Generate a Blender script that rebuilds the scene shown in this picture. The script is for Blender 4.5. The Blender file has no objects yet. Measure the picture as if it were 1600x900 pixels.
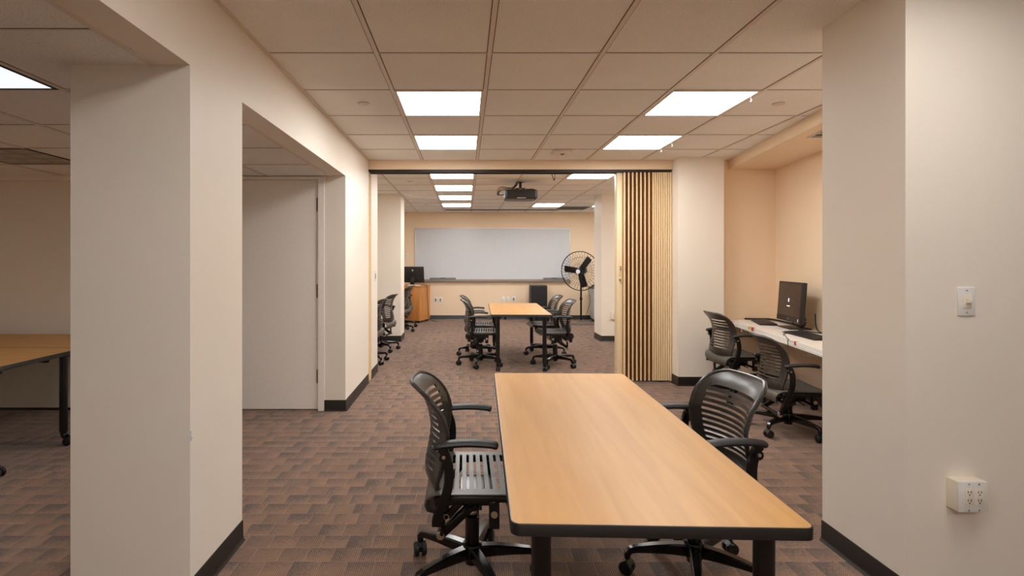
import bpy, math, random
from mathutils import Vector, Matrix, Euler
random.seed(7)
PI = math.pi
SC = bpy.context.scene
COL = SC.collection
R = math.radians

# ------------------------------------------------------------------ materials
def lin(c):
    return tuple((x/255/12.92 if x/255 <= .04045 else ((x/255+.055)/1.055)**2.4) for x in c) + (1.0,)

class NT:
    def __init__(s, name):
        s.m = bpy.data.materials.new(name); s.m.use_nodes = True
        s.t = s.m.node_tree; s.b = s.t.nodes['Principled BSDF']
    def n(s, typ, **kw):
        o = s.t.nodes.new(typ)
        for k, v in kw.items():
            if k.startswith('i_'):
                key = k[2:]
                o.inputs[int(key) if key.isdigit() else key].default_value = v
            else: setattr(o, k, v)
        return o
    def l(s, a, b): s.t.links.new(a, b)
    def math(s, op, a, b=None, c=None):
        o = s.t.nodes.new('ShaderNodeMath'); o.operation = op
        for i, v in enumerate((a, b, c)):
            if v is None: continue
            if isinstance(v, (int, float)): o.inputs[i].default_value = v
            else: s.l(v, o.inputs[i])
        return o.outputs[0]
    def ramp(s, fac, stops, interp='LINEAR'):
        o = s.t.nodes.new('ShaderNodeValToRGB'); o.color_ramp.interpolation = interp
        e = o.color_ramp.elements
        while len(e) < len(stops): e.new(.5)
        for el, (p, c) in zip(e, stops): el.position = p; el.color = c
        s.l(fac, o.inputs[0]); return o.outputs[0]
    def mix(s, fac, a, b, blend='MIX'):
        o = s.t.nodes.new('ShaderNodeMix'); o.data_type = 'RGBA'; o.blend_type = blend
        for i, v in ((0, fac), (6, a), (7, b)):
            if isinstance(v, (int, float)): o.inputs[i].default_value = v
            elif isinstance(v, tuple): o.inputs[i].default_value = v
            else: s.l(v, o.inputs[i])
        return o.outputs[2]

def plain(name, rgb, rough=.5, metal=0.0, spec=.5, coat=0.0, noise=0.0, nscale=40, bump=0.0, bscale=200):
    q = NT(name); b = q.b
    b.inputs['Roughness'].default_value = rough; b.inputs['Metallic'].default_value = metal
    b.inputs['Specular IOR Level'].default_value = spec; b.inputs['Coat Weight'].default_value = coat
    c = lin(rgb)
    tc = q.n('ShaderNodeTexCoord')
    nz = q.n('ShaderNodeTexNoise'); nz.inputs['Scale'].default_value = nscale; nz.inputs['Detail'].default_value = 3
    q.l(tc.outputs['Object'], nz.inputs['Vector'])
    k = max(noise, .02)
    d = tuple(x*(1-k) for x in c[:3]) + (1,); e = tuple(min(1, x*(1+k)) for x in c[:3]) + (1,)
    q.l(q.ramp(nz.outputs[0], [(.3, d), (.7, e)]), b.inputs['Base Color'])
    if bump:
        n2 = q.n('ShaderNodeTexNoise'); n2.inputs['Scale'].default_value = bscale
        q.l(tc.outputs['Object'], n2.inputs['Vector'])
        bp = q.n('ShaderNodeBump'); bp.inputs['Strength'].default_value = bump; bp.inputs['Distance'].default_value = .002
        q.l(n2.outputs[0], bp.inputs['Height']); q.l(bp.outputs[0], b.inputs['Normal'])
    return q.m

def emis(name, rgb, s):
    q = NT(name)
    q.b.inputs['Base Color'].default_value = (.8, .8, .8, 1)
    q.b.inputs['Emission Color'].default_value = rgb + (1,)
    q.b.inputs['Emission Strength'].default_value = s
    return q.m

LIGHT = 9.0
M = {}
M['wall'] = plain('cream_wall_paint', (238, 229, 216), .5, spec=.35, noise=.02, nscale=1.5, bump=.12, bscale=90)
M['peach'] = plain('peach_wall_paint', (240, 217, 188), .5, spec=.35, noise=.02, nscale=1.5, bump=.12, bscale=90)
M['door'] = plain('door_paint', (242, 236, 228), .45, spec=.35)
M['base'] = plain('black_rubber_base', (30, 25, 24), .35, spec=.5)
M['grid'] = plain('ceiling_grid_metal', (226, 214, 202), .5)
M['reveal'] = plain('shadow_gap', (92, 78, 66), .8)
M['black'] = plain('black_satin_metal', (13, 12, 12), .22, spec=.5)
M['chair'] = plain('charcoal_plastic', (50, 45, 40), .30, spec=.6)
M['seat'] = plain('charcoal_seat_plastic', (84, 80, 74), .4, spec=.6)
M['armpad'] = plain('black_arm_rubber', (34, 32, 32), .5, spec=.5)
M['wheel'] = plain('black_caster_plastic', (16, 16, 17), .4)
M['chrome'] = plain('chrome', (200, 195, 188), .25, metal=1)
M['bolt'] = plain('bolt_steel', (190, 175, 160), .35, metal=.8)
M['band'] = plain('black_edge_band', (26, 22, 21), .4)
M['white'] = plain('white_plastic', (232, 230, 226), .35)
M['offwhite'] = plain('off_white_plastic', (236, 226, 208), .4)
M['slotdark'] = plain('dark_slot', (25, 22, 20), .6)
M['alum'] = plain('aluminium_frame', (214, 212, 208), .4, metal=.25)
M['alumdark'] = plain('grey_tray', (150, 142, 132), .45, metal=.3)
M['board'] = plain('whiteboard_enamel', (208, 211, 216), .25, spec=.4)
M['steel'] = plain('hinge_steel', (120, 108, 96), .4, metal=.8)
M['track'] = plain('bronze_track', (46, 32, 24), .45)
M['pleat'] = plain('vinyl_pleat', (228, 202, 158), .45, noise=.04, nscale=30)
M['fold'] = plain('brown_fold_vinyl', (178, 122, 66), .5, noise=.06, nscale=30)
M['post'] = plain('vinyl_lead_post', (232, 212, 172), .45)
M['screen'] = plain('dark_glass_screen', (58, 48, 42), .16, spec=.6)
M['pc'] = plain('black_pc_plastic', (32, 30, 30), .5)
M['key'] = plain('keyboard_black', (30, 28, 28), .5)
M['desk'] = plain('white_desk_laminate', (226, 220, 212), .4)
M['speaker'] = plain('speaker_cloth', (28, 28, 31), .85, bump=.3, bscale=900)
M['spkside'] = plain('speaker_cabinet', (46, 40, 36), .5)
M['binwhite'] = plain('pale_grey_plastic', (205, 210, 216), .4)
M['blue'] = plain('blue_badge', (70, 90, 190), .4)
M['red'] = plain('red_sticker', (200, 60, 55), .5)
M['yellow'] = plain('yellow_sticker', (215, 215, 60), .5)
M['grey'] = plain('grey_plastic', (120, 118, 118), .5)
M['louver'] = plain('mirror_louver', (150, 135, 118), .22, metal=.85)
M['lamp'] = emis('lit_diffuser', (1.0, .985, .962), LIGHT)
M['lamp2'] = emis('lit_cool_diffuser', (.86, .94, 1.0), .42)
M['lamp3'] = emis('dimmed_lit_diffuser', (1.0, .97, .93), LIGHT*.6)  # output turned down to balance the switch wall, not lamp age
M['glow'] = emis('screen_glow', (.75, .85, 1.0), 1.2)

def mk_tile():
    q = NT('mineral_ceiling_tile'); b = q.b
    tc = q.n('ShaderNodeTexCoord')
    a = q.n('ShaderNodeTexNoise'); a.inputs['Scale'].default_value = 260; a.inputs['Detail'].default_value = 4
    c = q.n('ShaderNodeTexNoise'); c.inputs['Scale'].default_value = 2.2
    for x in (a, c): q.l(tc.outputs['Object'], x.inputs['Vector'])
    f = q.ramp(a.outputs[0], [(.36, lin((226, 221, 215))), (.52, lin((248, 245, 240))), (.7, lin((251, 249, 246)))])
    g = q.ramp(c.outputs[0], [(.3, (.95, .95, .95, 1)), (.7, (1, 1, 1, 1))])
    q.l(q.mix(1.0, f, g, 'MULTIPLY'), b.inputs['Base Color'])
    bp = q.n('ShaderNodeBump'); bp.inputs['Strength'].default_value = .35; bp.inputs['Distance'].default_value = .003
    q.l(a.outputs[0], bp.inputs['Height']); q.l(bp.outputs[0], b.inputs['Normal'])
    b.inputs['Roughness'].default_value = .9; b.inputs['Specular IOR Level'].default_value = .15
    return q.m
M['tile'] = mk_tile()

def mk_carpet():
    q = NT('woven_check_carpet'); b = q.b
    tc = q.n('ShaderNodeTexCoord'); sp = q.n('ShaderNodeSeparateXYZ'); q.l(tc.outputs['Object'], sp.inputs[0])
    x, y = sp.outputs[0], sp.outputs[1]
    S = .122
    yr = q.math('DIVIDE', y, S*.92); iy = q.math('FLOOR', yr); fy = q.math('FRACT', yr)
    cmb0 = q.n('ShaderNodeCombineXYZ'); q.l(iy, cmb0.inputs[1])
    w0 = q.n('ShaderNodeTexWhiteNoise', noise_dimensions='2D'); q.l(cmb0.outputs[0], w0.inputs[0])
    off = q.math('MULTIPLY', q.math('ROUND', q.math('MULTIPLY', w0.outputs[0], 3)), .33)
    xr = q.math('ADD', q.math('DIVIDE', x, S), off); ix = q.math('FLOOR', xr); fx = q.math('FRACT', xr)
    cmb = q.n('ShaderNodeCombineXYZ'); q.l(ix, cmb.inputs[0]); q.l(iy, cmb.inputs[1])
    wn = q.n('ShaderNodeTexWhiteNoise', noise_dimensions='2D'); q.l(cmb.outputs[0], wn.inputs[0])
    # checks of three yarn mixes
    par = q.math('MODULO', q.math('ABSOLUTE', q.math('ADD', ix, iy)), 2)
    rnd = q.math('ADD', q.math('MULTIPLY', wn.outputs[0], .75), q.math('MULTIPLY', par, .25))
    cell = q.ramp(rnd, [(0, lin((122, 99, 84))), (.4, lin((140, 112, 92))), (1, lin((158, 128, 104)))])
    # darker grey yarn woven into the far side (or one flank) of each check, ragged
    nA = q.n('ShaderNodeTexNoise'); nA.inputs['Scale'].default_value = 70; nA.inputs['Detail'].default_value = 5
    q.l(tc.outputs['Object'], nA.inputs['Vector'])
    w2 = q.n('ShaderNodeTexWhiteNoise', noise_dimensions='3D'); cm2 = q.n('ShaderNodeCombineXYZ', i_2=3.7)
    q.l(ix, cm2.inputs[0]); q.l(iy, cm2.inputs[1]); q.l(cm2.outputs[0], w2.inputs[0])
    flank = q.math('GREATER_THAN', w2.outputs[0], .55)
    ea = q.math('ADD', q.math('MULTIPLY', fy, .85), q.math('MULTIPLY', q.math('SUBTRACT', 1, fx), .3))
    eb = q.math('ADD', q.math('MULTIPLY', q.math('SUBTRACT', 1, fx), .85), q.math('MULTIPLY', fy, .3))
    edge = q.math('ADD', q.math('MULTIPLY', ea, q.math('SUBTRACT', 1, flank)), q.math('MULTIPLY', eb, flank))
    dk = q.math('ADD', q.math('MULTIPLY', edge, .62), q.math('MULTIPLY', nA.outputs[0], 1.0))
    dk = q.math('MULTIPLY', q.math('ADD', dk, q.math('MULTIPLY', wn.outputs[0], .55)), .66)
    dkf = q.ramp(dk, [(.60, (0, 0, 0, 1)), (1.0, (.9, .9, .9, 1))])
    cell = q.mix(dkf, cell, lin((72, 66, 66)))
    line = q.math('MAXIMUM', q.math('LESS_THAN', fx, .035), q.math('LESS_THAN', fy, .03))
    cell = q.mix(q.math('MULTIPLY', line, .35), cell, lin((196, 158, 124)))
    # fine loops
    sx = q.math('SINE', q.math('MULTIPLY', x, 2*PI/.0095)); sy = q.math('SINE', q.math('MULTIPLY', y, 2*PI/.013))
    alt = q.math('MULTIPLY', sx, q.math('ADD', q.math('MULTIPLY', sy, .5), .5))
    fine = q.math('ADD', q.math('MULTIPLY', alt, .5), .5)
    nz = q.n('ShaderNodeTexNoise'); nz.inputs['Scale'].default_value = 160; nz.inputs['Detail'].default_value = 3
    q.l(tc.outputs['Object'], nz.inputs['Vector'])
    yarn = q.ramp(fine, [(.12, lin((48, 44, 48))), (.5, lin((185, 178, 172))), (.9, lin((255, 236, 214)))])
    c2 = q.mix(.75, cell, q.mix(1.0, cell, yarn, 'MULTIPLY'))
    c2 = q.mix(1.0, c2, (1.30, 1.30, 1.33, 1), 'MULTIPLY')
    n3 = q.n('ShaderNodeTexNoise'); n3.inputs['Scale'].default_value = 14; n3.inputs['Detail'].default_value = 4
    q.l(tc.outputs['Object'], n3.inputs['Vector'])
    c2 = q.mix(1.0, c2, q.ramp(n3.outputs[0], [(.3, (.90, .90, .91, 1)), (.7, (1.08, 1.08, 1.08, 1))]), 'MULTIPLY')
    q.l(c2, b.inputs['Base Color'])
    bp = q.n('ShaderNodeBump'); bp.inputs['Strength'].default_value = .6; bp.inputs['Distance'].default_value = .004
    q.l(q.math('ADD', fine, nz.outputs[0]), bp.inputs['Height']); q.l(bp.outputs[0], b.inputs['Normal'])
    b.inputs['Roughness'].default_value = .85; b.inputs['Specular IOR Level'].default_value = .2
    b.inputs['Sheen Weight'].default_value = .25; b.inputs['Sheen Roughness'].default_value = .5
    b.inputs['Sheen Tint'].default_value = (1, .85, .78, 1)
    return q.m
M['carpet'] = mk_carpet()

def mk_wood(name, c1, c2, rough, axis='Y', sc=1.0):
    q = NT(name); b = q.b
    tc = q.n('ShaderNodeTexCoord'); mp = q.n('ShaderNodeMapping'); q.l(tc.outputs['Object'], mp.inputs[0])
    s = {'Y': (22*sc, 1.6*sc, 22*sc), 'Z': (22*sc, 22*sc, 1.6*sc)}[axis]
    mp.inputs['Scale'].default_value = s
    nz = q.n('ShaderNodeTexNoise'); nz.inputs['Scale'].default_value = 1.0; nz.inputs['Detail'].default_value = 6; nz.inputs['Distortion'].default_value = .6
    q.l(mp.outputs[0], nz.inputs['Vector'])
    mp2 = q.n('ShaderNodeMapping'); q.l(tc.outputs['Object'], mp2.inputs[0]); mp2.inputs['Scale'].default_value = tuple(v*.17 for v in s)
    n2 = q.n('ShaderNodeTexNoise'); n2.inputs['Scale'].default_value = 1.0; n2.inputs['Detail'].default_value = 2
    q.l(mp2.outputs[0], n2.inputs['Vector'])
    f = q.math('ADD', q.math('MULTIPLY', nz.outputs[0], .6), q.math('MULTIPLY', n2.outputs[0], .4))
    q.l(q.ramp(f, [(.35, lin(c1)), (.65, lin(c2))]), b.inputs['Base Color'])
    b.inputs['Roughness'].default_value = rough; b.inputs['Specular IOR Level'].default_value = .42
    bp = q.n('ShaderNodeBump'); bp.inputs['Strength'].default_value = .04; bp.inputs['Distance'].default_value = .001
    n5 = q.n('ShaderNodeTexNoise'); n5.inputs['Scale'].default_value = 120
    q.l(tc.outputs['Object'], n5.inputs['Vector']); q.l(n5.outputs[0], bp.inputs['Height']); q.l(bp.outputs[0], b.inputs['Normal'])
    return q.m
M['maple'] = mk_wood('maple_laminate', (186, 136, 73), (201, 151, 86), .40)
M['oak'] = mk_wood('oak_veneer', (188, 122, 62), (208, 146, 82), .4, 'Z')

# ------------------------------------------------------------------ mesh builder
class MB:
    def __init__(s): s.v = []; s.f = []; s.mi = []
    def add(s, vs, fs, mi=0):
        o = len(s.v); s.v += [tuple(v) for v in vs]
        for f in fs: s.f.append(tuple(i+o for i in f)); s.mi.append(mi)
        return s
    def box(s, a, b, mi=0, rz=0, piv=None):
        (x0, y0, z0), (x1, y1, z1) = a, b
        vs = [Vector(p) for p in ((x0,y0,z0),(x1,y0,z0),(x1,y1,z0),(x0,y1,z0),(x0,y0,z1),(x1,y0,z1),(x1,y1,z1),(x0,y1,z1))]
        if rz:
            c = Vector(piv) if piv else (Vector(a)+Vector(b))/2
            m = Matrix.Rotation(rz, 3, 'Z'); vs = [m @ (v-c) + c for v in vs]
        s.add(vs, [(0,3,2,1),(4,5,6,7),(0,1,5,4),(1,2,6,5),(2,3,7,6),(3,0,4,7)], mi); return s
    def prism(s, poly, z0, z1, mi=0):
        n = len(poly)
        a = sum(poly[i][0]*poly[(i+1)%n][1]-poly[(i+1)%n][0]*poly[i][1] for i in range(n))
        if a < 0: poly = poly[::-1]
        vs = [(x, y, z0) for x, y in poly] + [(x, y, z1) for x, y in poly]
        s.add(vs, [tuple(range(n))[::-1], tuple(range(n, 2*n))] + [(i, (i+1)%n, (i+1)%n+n, i+n) for i in range(n)], mi); return s
    def cyl(s, p0, p1, r0, r1=None, n=20, mi=0):
        r1 = r0 if r1 is None else r1
        p0, p1 = Vector(p0), Vector(p1); d = (p1-p0).normalized()
        u = d.orthogonal().normalized(); w = d.cross(u)
        vs = []
        for p, r in ((p0, r0), (p1, r1)):
            for i in range(n):
                t = 2*PI*i/n; vs.append(p + u*(r*math.cos(t)) + w*(r*math.sin(t)))
        s.add(vs, [tuple(range(n))[::-1], tuple(range(n, 2*n))] + [(i, (i+1)%n, (i+1)%n+n, i+n) for i in range(n)], mi); return s
    def lathe(s, prof, c=(0,0,0), n=24, axis='Z', mi=0):
        vs = []; k = len(prof)
        for r, h in prof:
            for i in range(n):
                t = 2*PI*i/n; a, b = r*math.cos(t), r*math.sin(t)
                p = {'Z': (a, b, h), 'Y': (a, h, b), 'X': (h, a, b)}[axis]
                vs.append((p[0]+c[0], p[1]+c[1], p[2]+c[2]))
        fs = [(j*n+i, j*n+(i+1)%n, (j+1)*n+(i+1)%n, (j+1)*n+i) for j in range(k-1) for i in range(n)]
        fs += [tuple(range(n))[::-1], tuple(range((k-1)*n, k*n))]
        s.add(vs, fs, mi); return s
    def sweep(s, pts, ws, hs, up=(0,0,1), mi=0, n=None, closed=False):
        """rectangle (n None) or ellipse section along pts; ws across, hs along 'up'"""
        pts = [Vector(p) for p in pts]; k = len(pts); up = Vector(up)
        ws = ws if isinstance(ws, (list, tuple)) else [ws]*k; hs = hs if isinstance(hs, (list, tuple)) else [hs]*k
        ring = n or 8; vs = []; prevu = None
        for i, p in enumerate(pts):
            if closed: d = pts[(i+1)%k]-pts[i-1]
            else: d = pts[min(i+1, k-1)]-pts[max(i-1, 0)]
            d.normalize()
            w = d.cross(up)
            if w.length < 1e-3: w = prevu if prevu else d.orthogonal()
            w.normalize(); prevu = w; h = w.cross(d).normalized()
            if n:
                for j in range(n):
                    t = 2*PI*j/n; vs.append(p + w*(ws[i]/2*math.cos(t)) + h*(hs[i]/2*math.sin(t)))
            else:
                a, b = ws[i]/2, hs[i]/2; c = .3*min(a, b)
                for (q, r_) in ((a-c,-b),(a,-b+c),(a,b-c),(a-c,b),(-a+c,b),(-a,b-c),(-a,-b+c),(-a+c,-b)): vs.append(p + w*q + h*r_)
        m = k if closed else k-1
        fs = [(i*ring+j, i*ring+(j+1)%ring, ((i+1)%k)*ring+(j+1)%ring, ((i+1)%k)*ring+j) for i in range(m) for j in range(ring)]
        if not closed: fs += [tuple(range(ring))[::-1], tuple(range((k-1)*ring, k*ring))]
        s.add(vs, fs, mi); return s
    def tube(s, pts, r, n=8, closed=False, mi=0): return s.sweep(pts, 2*r, 2*r, up=(.013, .027, 1), n=n, closed=closed, mi=mi)
    def build(s, name, mats, parent=None, loc=None, rz=0, smooth=True, bevel=0, segs=2, solid=0):
        me = bpy.data.meshes.new(name); me.from_pydata(s.v, [], s.f)
        mats = mats if isinstance(mats, (list, tuple)) else [mats]
        for m in mats: me.materials.append(m)
        me.polygons.foreach_set('material_index', s.mi)
        import bmesh
        bm = bmesh.new(); bm.from_mesh(me); bmesh.ops.recalc_face_normals(bm, faces=bm.faces)
        if bevel:
            es = [e for e in bm.edges if len(e.link_faces) == 2 and e.calc_face_angle(0) > R(40)]
            bmesh.ops.bevel(bm, geom=es, offset=bevel, segments=segs, profile=.5, affect='EDGES', clamp_overlap=True)
        bm.to_mesh(me); bm.free()
        if smooth:
            me.polygons.foreach_set('use_smooth', [True]*len(me.polygons)); me.set_sharp_from_angle(angle=R(38))
        o = bpy.data.objects.new(name, me); COL.objects.link(o)
        if parent: o.parent = parent
        if loc: o.location = loc
        if rz: o.rotation_euler.z = rz
        if solid:
            md = o.modifiers.new('shell', 'SOLIDIFY'); md.thickness = solid; md.offset = 0
        es = o.modifiers.new('crisp', 'EDGE_SPLIT'); es.split_angle = R(40)
        return o

def tag(o, label, cat, group=None, kind=None):
    o['label'] = label; o['category'] = cat
    if group: o['group'] = group
    if kind: o['kind'] = kind
    return o
def thing(name, label, cat, loc, rz=0, group=None):
    o = bpy.data.objects.new(name, None); COL.objects.link(o); o.empty_display_size = .1
    o.location = loc; o.rotation_euler.z = rz
    return tag(o, label, cat, group)
def struct(o): o['kind'] = 'structure'; return o
def kids(o): return [c for c in bpy.data.objects if c.parent == o]
def copy_tree(o, parent=None):
    c = o.copy(); COL.objects.link(c); c.parent = parent
    for ch in kids(o): copy_tree(ch, c)
    return c
def smoothpath(pts, k=6):
    P = [Vector(p) for p in pts]; out = []
    for i in range(len(P)-1):
        p0, p1, p2, p3 = P[max(i-1,0)], P[i], P[i+1], P[min(i+2, len(P)-1)]
        for j in range(k):
            t = j/k
            out.append(.5*((2*p1)+(p2-p0)*t+(2*p0-5*p1+4*p2-p3)*t*t+(3*p1-p0-3*p2+p3)*t**3))
    out.append(P[-1]); return out
def lerp_tab(tab, t):
    if t <= tab[0][0]: return tab[0][1]
    for (a, va), (b, vb) in zip(tab, tab[1:]):
        if t <= b: return va+(vb-va)*(t-a)/(b-a)
    return tab[-1][1]

# ------------------------------------------------------------------ camera
HC, F, VX, VY = 1.35, 820.0, 727.0, 408.0
cam = bpy.data.cameras.new('camera'); co = bpy.data.objects.new('camera', cam); COL.objects.link(co)
co.location = (0, 0, HC); co.rotation_euler = (PI/2, 0, 0)
cam.sensor_width = 36; cam.lens = F/1600*36; cam.shift_x = (800-VX)/1600; cam.shift_y = -(450-VY)/1600
cam.clip_start = .05; SC.camera = co

# ------------------------------------------------------------------ the setting
CZ = 2.4765          # main ceiling
LZ = 2.12            # low ceiling of the side room
XL = -1.08
struct(MB().box((-5.2, -2.6, -.1), (5.2, 12.3, 0)).build('floor', M['carpet'], smooth=False))
struct(MB().box((-1.19, -2.6, CZ), (5.2, 6.45, CZ+.1)).box((-2.4, 6.45, CZ), (5.2, 12.3, CZ+.1)).build('ceiling', M['tile'], smooth=False))
struct(MB().box((-5.2, -2.6, LZ), (-1.21, 4.8, LZ+.1)).build('ceiling_side_room', M['tile'], smooth=False))

# left wall: header, square pillar, stretch with partition pocket
w = MB()
w.box((-1.21, -2.6, LZ), (XL, 2.06, CZ)).box((-1.55, 2.06, 0), (XL, 2.54, CZ)).box((-1.21, 2.54, LZ), (XL, 4.73, CZ))
w.box((-1.27, 4.73, 0), (XL, 5.86, CZ)).box((-1.27, 6.0, 0), (XL, 6.45, CZ)).box((-1.27, 5.86, 0), (XL-.02, 6.0, CZ))
wl = struct(w.build('wall_left', M['wall'], smooth=False))
struct(MB().box((-1.55, 8.8, 0), (XL, 9.28, CZ)).build('wall_left_pillar', M['wall'], smooth=False))
struct(MB().box((-2.4, 6.35, 0), (-1.27, 6.45, CZ)).box((-2.4, 6.45, 0), (-2.3, 9.4, CZ)).box((-2.4, 9.3, 0), (-1.9, 9.4, CZ)).box((-2.0, 9.4, 0), (-1.9, 12.15, CZ)).build('wall_left_alcove', M['wall'], smooth=False))
struct(MB().box((-2.4, 12.15, 0), (5.2, 12.3, CZ)).build('wall_back', M['peach'], smooth=False))
# side room walls
struct(MB().box((-5.2, 4.77, 0), (-2.3, 4.9, LZ)).box((-2.3, 4.77, 2.09), (-1.27, 4.9, LZ)).build('wall_side_room_back', M['wall'], smooth=False))
struct(MB().box((-5.2, -2.6, 0), (-5.1, 4.77, LZ)).build('wall_side_room_left', M['wall'], smooth=False))
struct(MB().box((-5.2, -2.7, 0), (5.2, -2.6, CZ)).build('wall_front', M['wall'], smooth=False))
struct(MB().box((-5.1, 4.735, 2.077), (-2.3, 4.77, LZ)).build('trim_5', M['wall'], smooth=False))
# right side
struct(MB().box((1.728, 2.06, 0), (5.2, 2.54, CZ)).build('wall_right_pillar', M['wall'], smooth=False))
struct(MB().box((5.1, -2.6, 0), (5.2, 2.06, CZ)).build('wall_right_near', M['wall'], smooth=False))
struct(MB().box((2.307, 5.68, 0), (2.80, 6.3, CZ)).build('wall_right_column', M['wall'], smooth=False))
struct(MB().box((2.80, 5.85, 0), (3.75, 6.0, CZ)).build('wall_right_alcove_back', M['peach'], smooth=False))
SA = R(8.4)          # the desk wall stands at a slight angle
dw = Vector((-math.sin(SA), -math.cos(SA)))     # along the wall towards the camera
nw = Vector((-math.cos(SA), math.sin(SA)))      # out of the wall, into the room
W0 = Vector((3.452, 5.85))
def WP(s, d): p = W0 + dw*s + nw*d; return (p.x, p.y)
struct(MB().prism([WP(-.05, 0), WP(3.4, 0), WP(3.4, -.15), WP(-.05, -.15)], 0, CZ).build('wall_right_desk', M['peach'], smooth=False))
struct(MB().prism([WP(-.02, .51), WP(3.4, .53), WP(3.4, -.02), WP(-.02, -.02)], 2.372, CZ).build('trim_2', M['peach'], smooth=False))
struct(MB().box((3.9, 6.0, 0), (4.0, 12.15, CZ)).build('wall_right_back', M['wall'], smooth=False))
struct(MB().box((2.283, 8.8, 0), (3.9, 9.28, CZ)).build('wall_right_back_pillar', M['wall'], smooth=False))
# beam over the partition and its track
struct(MB().box((XL, 5.85, 2.372), (2.31, 6.02, CZ)).build('beam', M['peach'], smooth=False))
struct(MB().box((XL, 5.852, 2.358), (2.307, 6.02, 2.3725)).box((XL, 5.87, 2.343), (2.307, 5.89, 2.36)).box((XL, 5.98, 2.343), (2.307, 6.0, 2.36)).build('trim_1', M['track'], smooth=False))
struct(MB().box((XL-.02, 5.86, 0), (XL+.006, 5.885, 2.343)).box((XL-.02, 5.975, 0), (XL+.006, 6.0, 2.343)).build('trim_3', M['pleat'], smooth=False))

# baseboards with a coved toe
def baseboard(name, runs, h=.098):
    b = MB()
    for (x0, y0), (x1, y1) in runs:
        d = Vector((x1-x0, y1-y0)); L = d.length; d.normalize(); nn = Vector((-d.y, d.x))
        prof = [(-.002, 0), (.016, 0), (.014, .004), (.009, .010), (.006, .02), (.005, h-.004), (.003, h), (-.002, h)]
        vs = []
        for t in (-.0, L):
            for o_, z in prof:
                p = Vector((x0, y0)) + d*t + nn*o_; vs.append((p.x, p.y, z))
        k = len(prof)
        b.add(vs, [tuple(range(k)), tuple(range(k, 2*k))] + [(i, (i+1)%k, (i+1)%k+k, i+k) for i in range(k)])
    return struct(b.build(name, M['base'], smooth=True))
# run direction: room side lies to the left of the direction of travel
baseboard('baseboard_left', [((XL, 2.54), (XL, 2.06)), ((XL+.0, 5.84), (XL, 4.726)), ((XL+.004, 4.73), (-1.27, 4.73)), ((XL, 6.45), (XL, 6.01)), ((-1.55, 2.06), (-1.55, 2.54))][:4])
baseboard('baseboard_left_pillar', [((XL, 9.28), (XL, 8.796)), ((XL+.004, 8.8), (-1.55, 8.8))])
baseboard('baseboard_left_alcove', [((-2.3, 9.3), (-2.3, 6.45)), ((-1.55, 9.3), (-2.3, 9.3)), ((-1.9, 12.15), (-1.9, 9.4))])
baseboard('baseboard_back', [((3.9, 12.15), (-1.9, 12.15))])
baseboard('baseboard_right_pillar', [((1.728, 2.06), (1.728, 2.54)), ((5.1, 2.06), (1.728, 2.06))])
baseboard('baseboard_right_column', [((2.8, 5.68), (2.303, 5.68)), ((2.307, 5.676), (2.307, 5.85)), ((2.8, 5.85), (2.8, 5.68)), ((3.45, 5.85), (2.8, 5.85))])
baseboard('baseboard_right_desk', [(WP(3.4, 0), WP(0, 0))])
baseboard('baseboard_right_back', [((3.9, 8.8), (2.279, 8.8)), ((2.283, 8.796), (2.283, 9.28))])
baseboard('baseboard_side_room', [((-2.3, 4.77), (-5.1, 4.77))], .02)

# ceiling grid
GX0, GY0, P = -.480, 2.229, .6115
g = MB()
def bar_y(g, x, y0, y1, z, hw=.0115, gap=.0045):
    g.box((x-hw, y0, z-.005), (x+hw, y1, z+.001)); g.box((x-hw-gap, y0, z-.0008), (x+hw+gap, y1, z+.001), 1)
def bar_x(g, y, x0, x1, z, hw=.004, gap=.004):
    g.box((x0, y-hw, z-.0035), (x1, y+hw, z+.001)); g.box((x0, y-hw-gap, z-.0008), (x1, y+hw+gap, z+.001), 1)
for k in range(-4, 9):
    x = GX0 + P*k
    if x > -1.0: bar_y(g, x, -2.6, 5.85, CZ); bar_y(g, x, 6.02, 12.15, CZ)
    elif x > -2.3: bar_y(g, x, 6.45, 12.15, CZ)
k = -7
while GY0 + P*k < 12.1:
    y = GY0 + P*k
    if y > 6.0: y += .02
    if not 5.8 < y < 6.05 and y > -2.5: bar_x(g, y, XL if y < 6.45 else -2.3, 3.9, CZ)
    k += 1
g.box((XL, -2.6, CZ-.006), (XL+.022, 5.85, CZ+.001)).box((XL, 5.83, CZ-.006), (2.3, 5.85, CZ+.001)).box((-1.9, 12.13, CZ-.006), (3.9, 12.15, CZ+.001))
struct(g.build('ceiling_grid', [M['grid'], M['reveal']], smooth=False))
g = MB()
for k in range(-7, 7):
    x = -1.80 - .605*k
    if -5.1 < x < -1.3: bar_y(g, x, -2.6, 4.77, LZ, .010, .004)
for k in range(-8, 4):
    y = 2.352 + .61*k
    bar_x(g, y, -5.1, -1.21, LZ)
g.box((-1.235, -2.6, LZ-.006), (-1.21, 4.77, LZ+.001))
struct(g.build('ceiling_grid_side_room', [M['grid'], M['reveal']], smooth=False))

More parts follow.
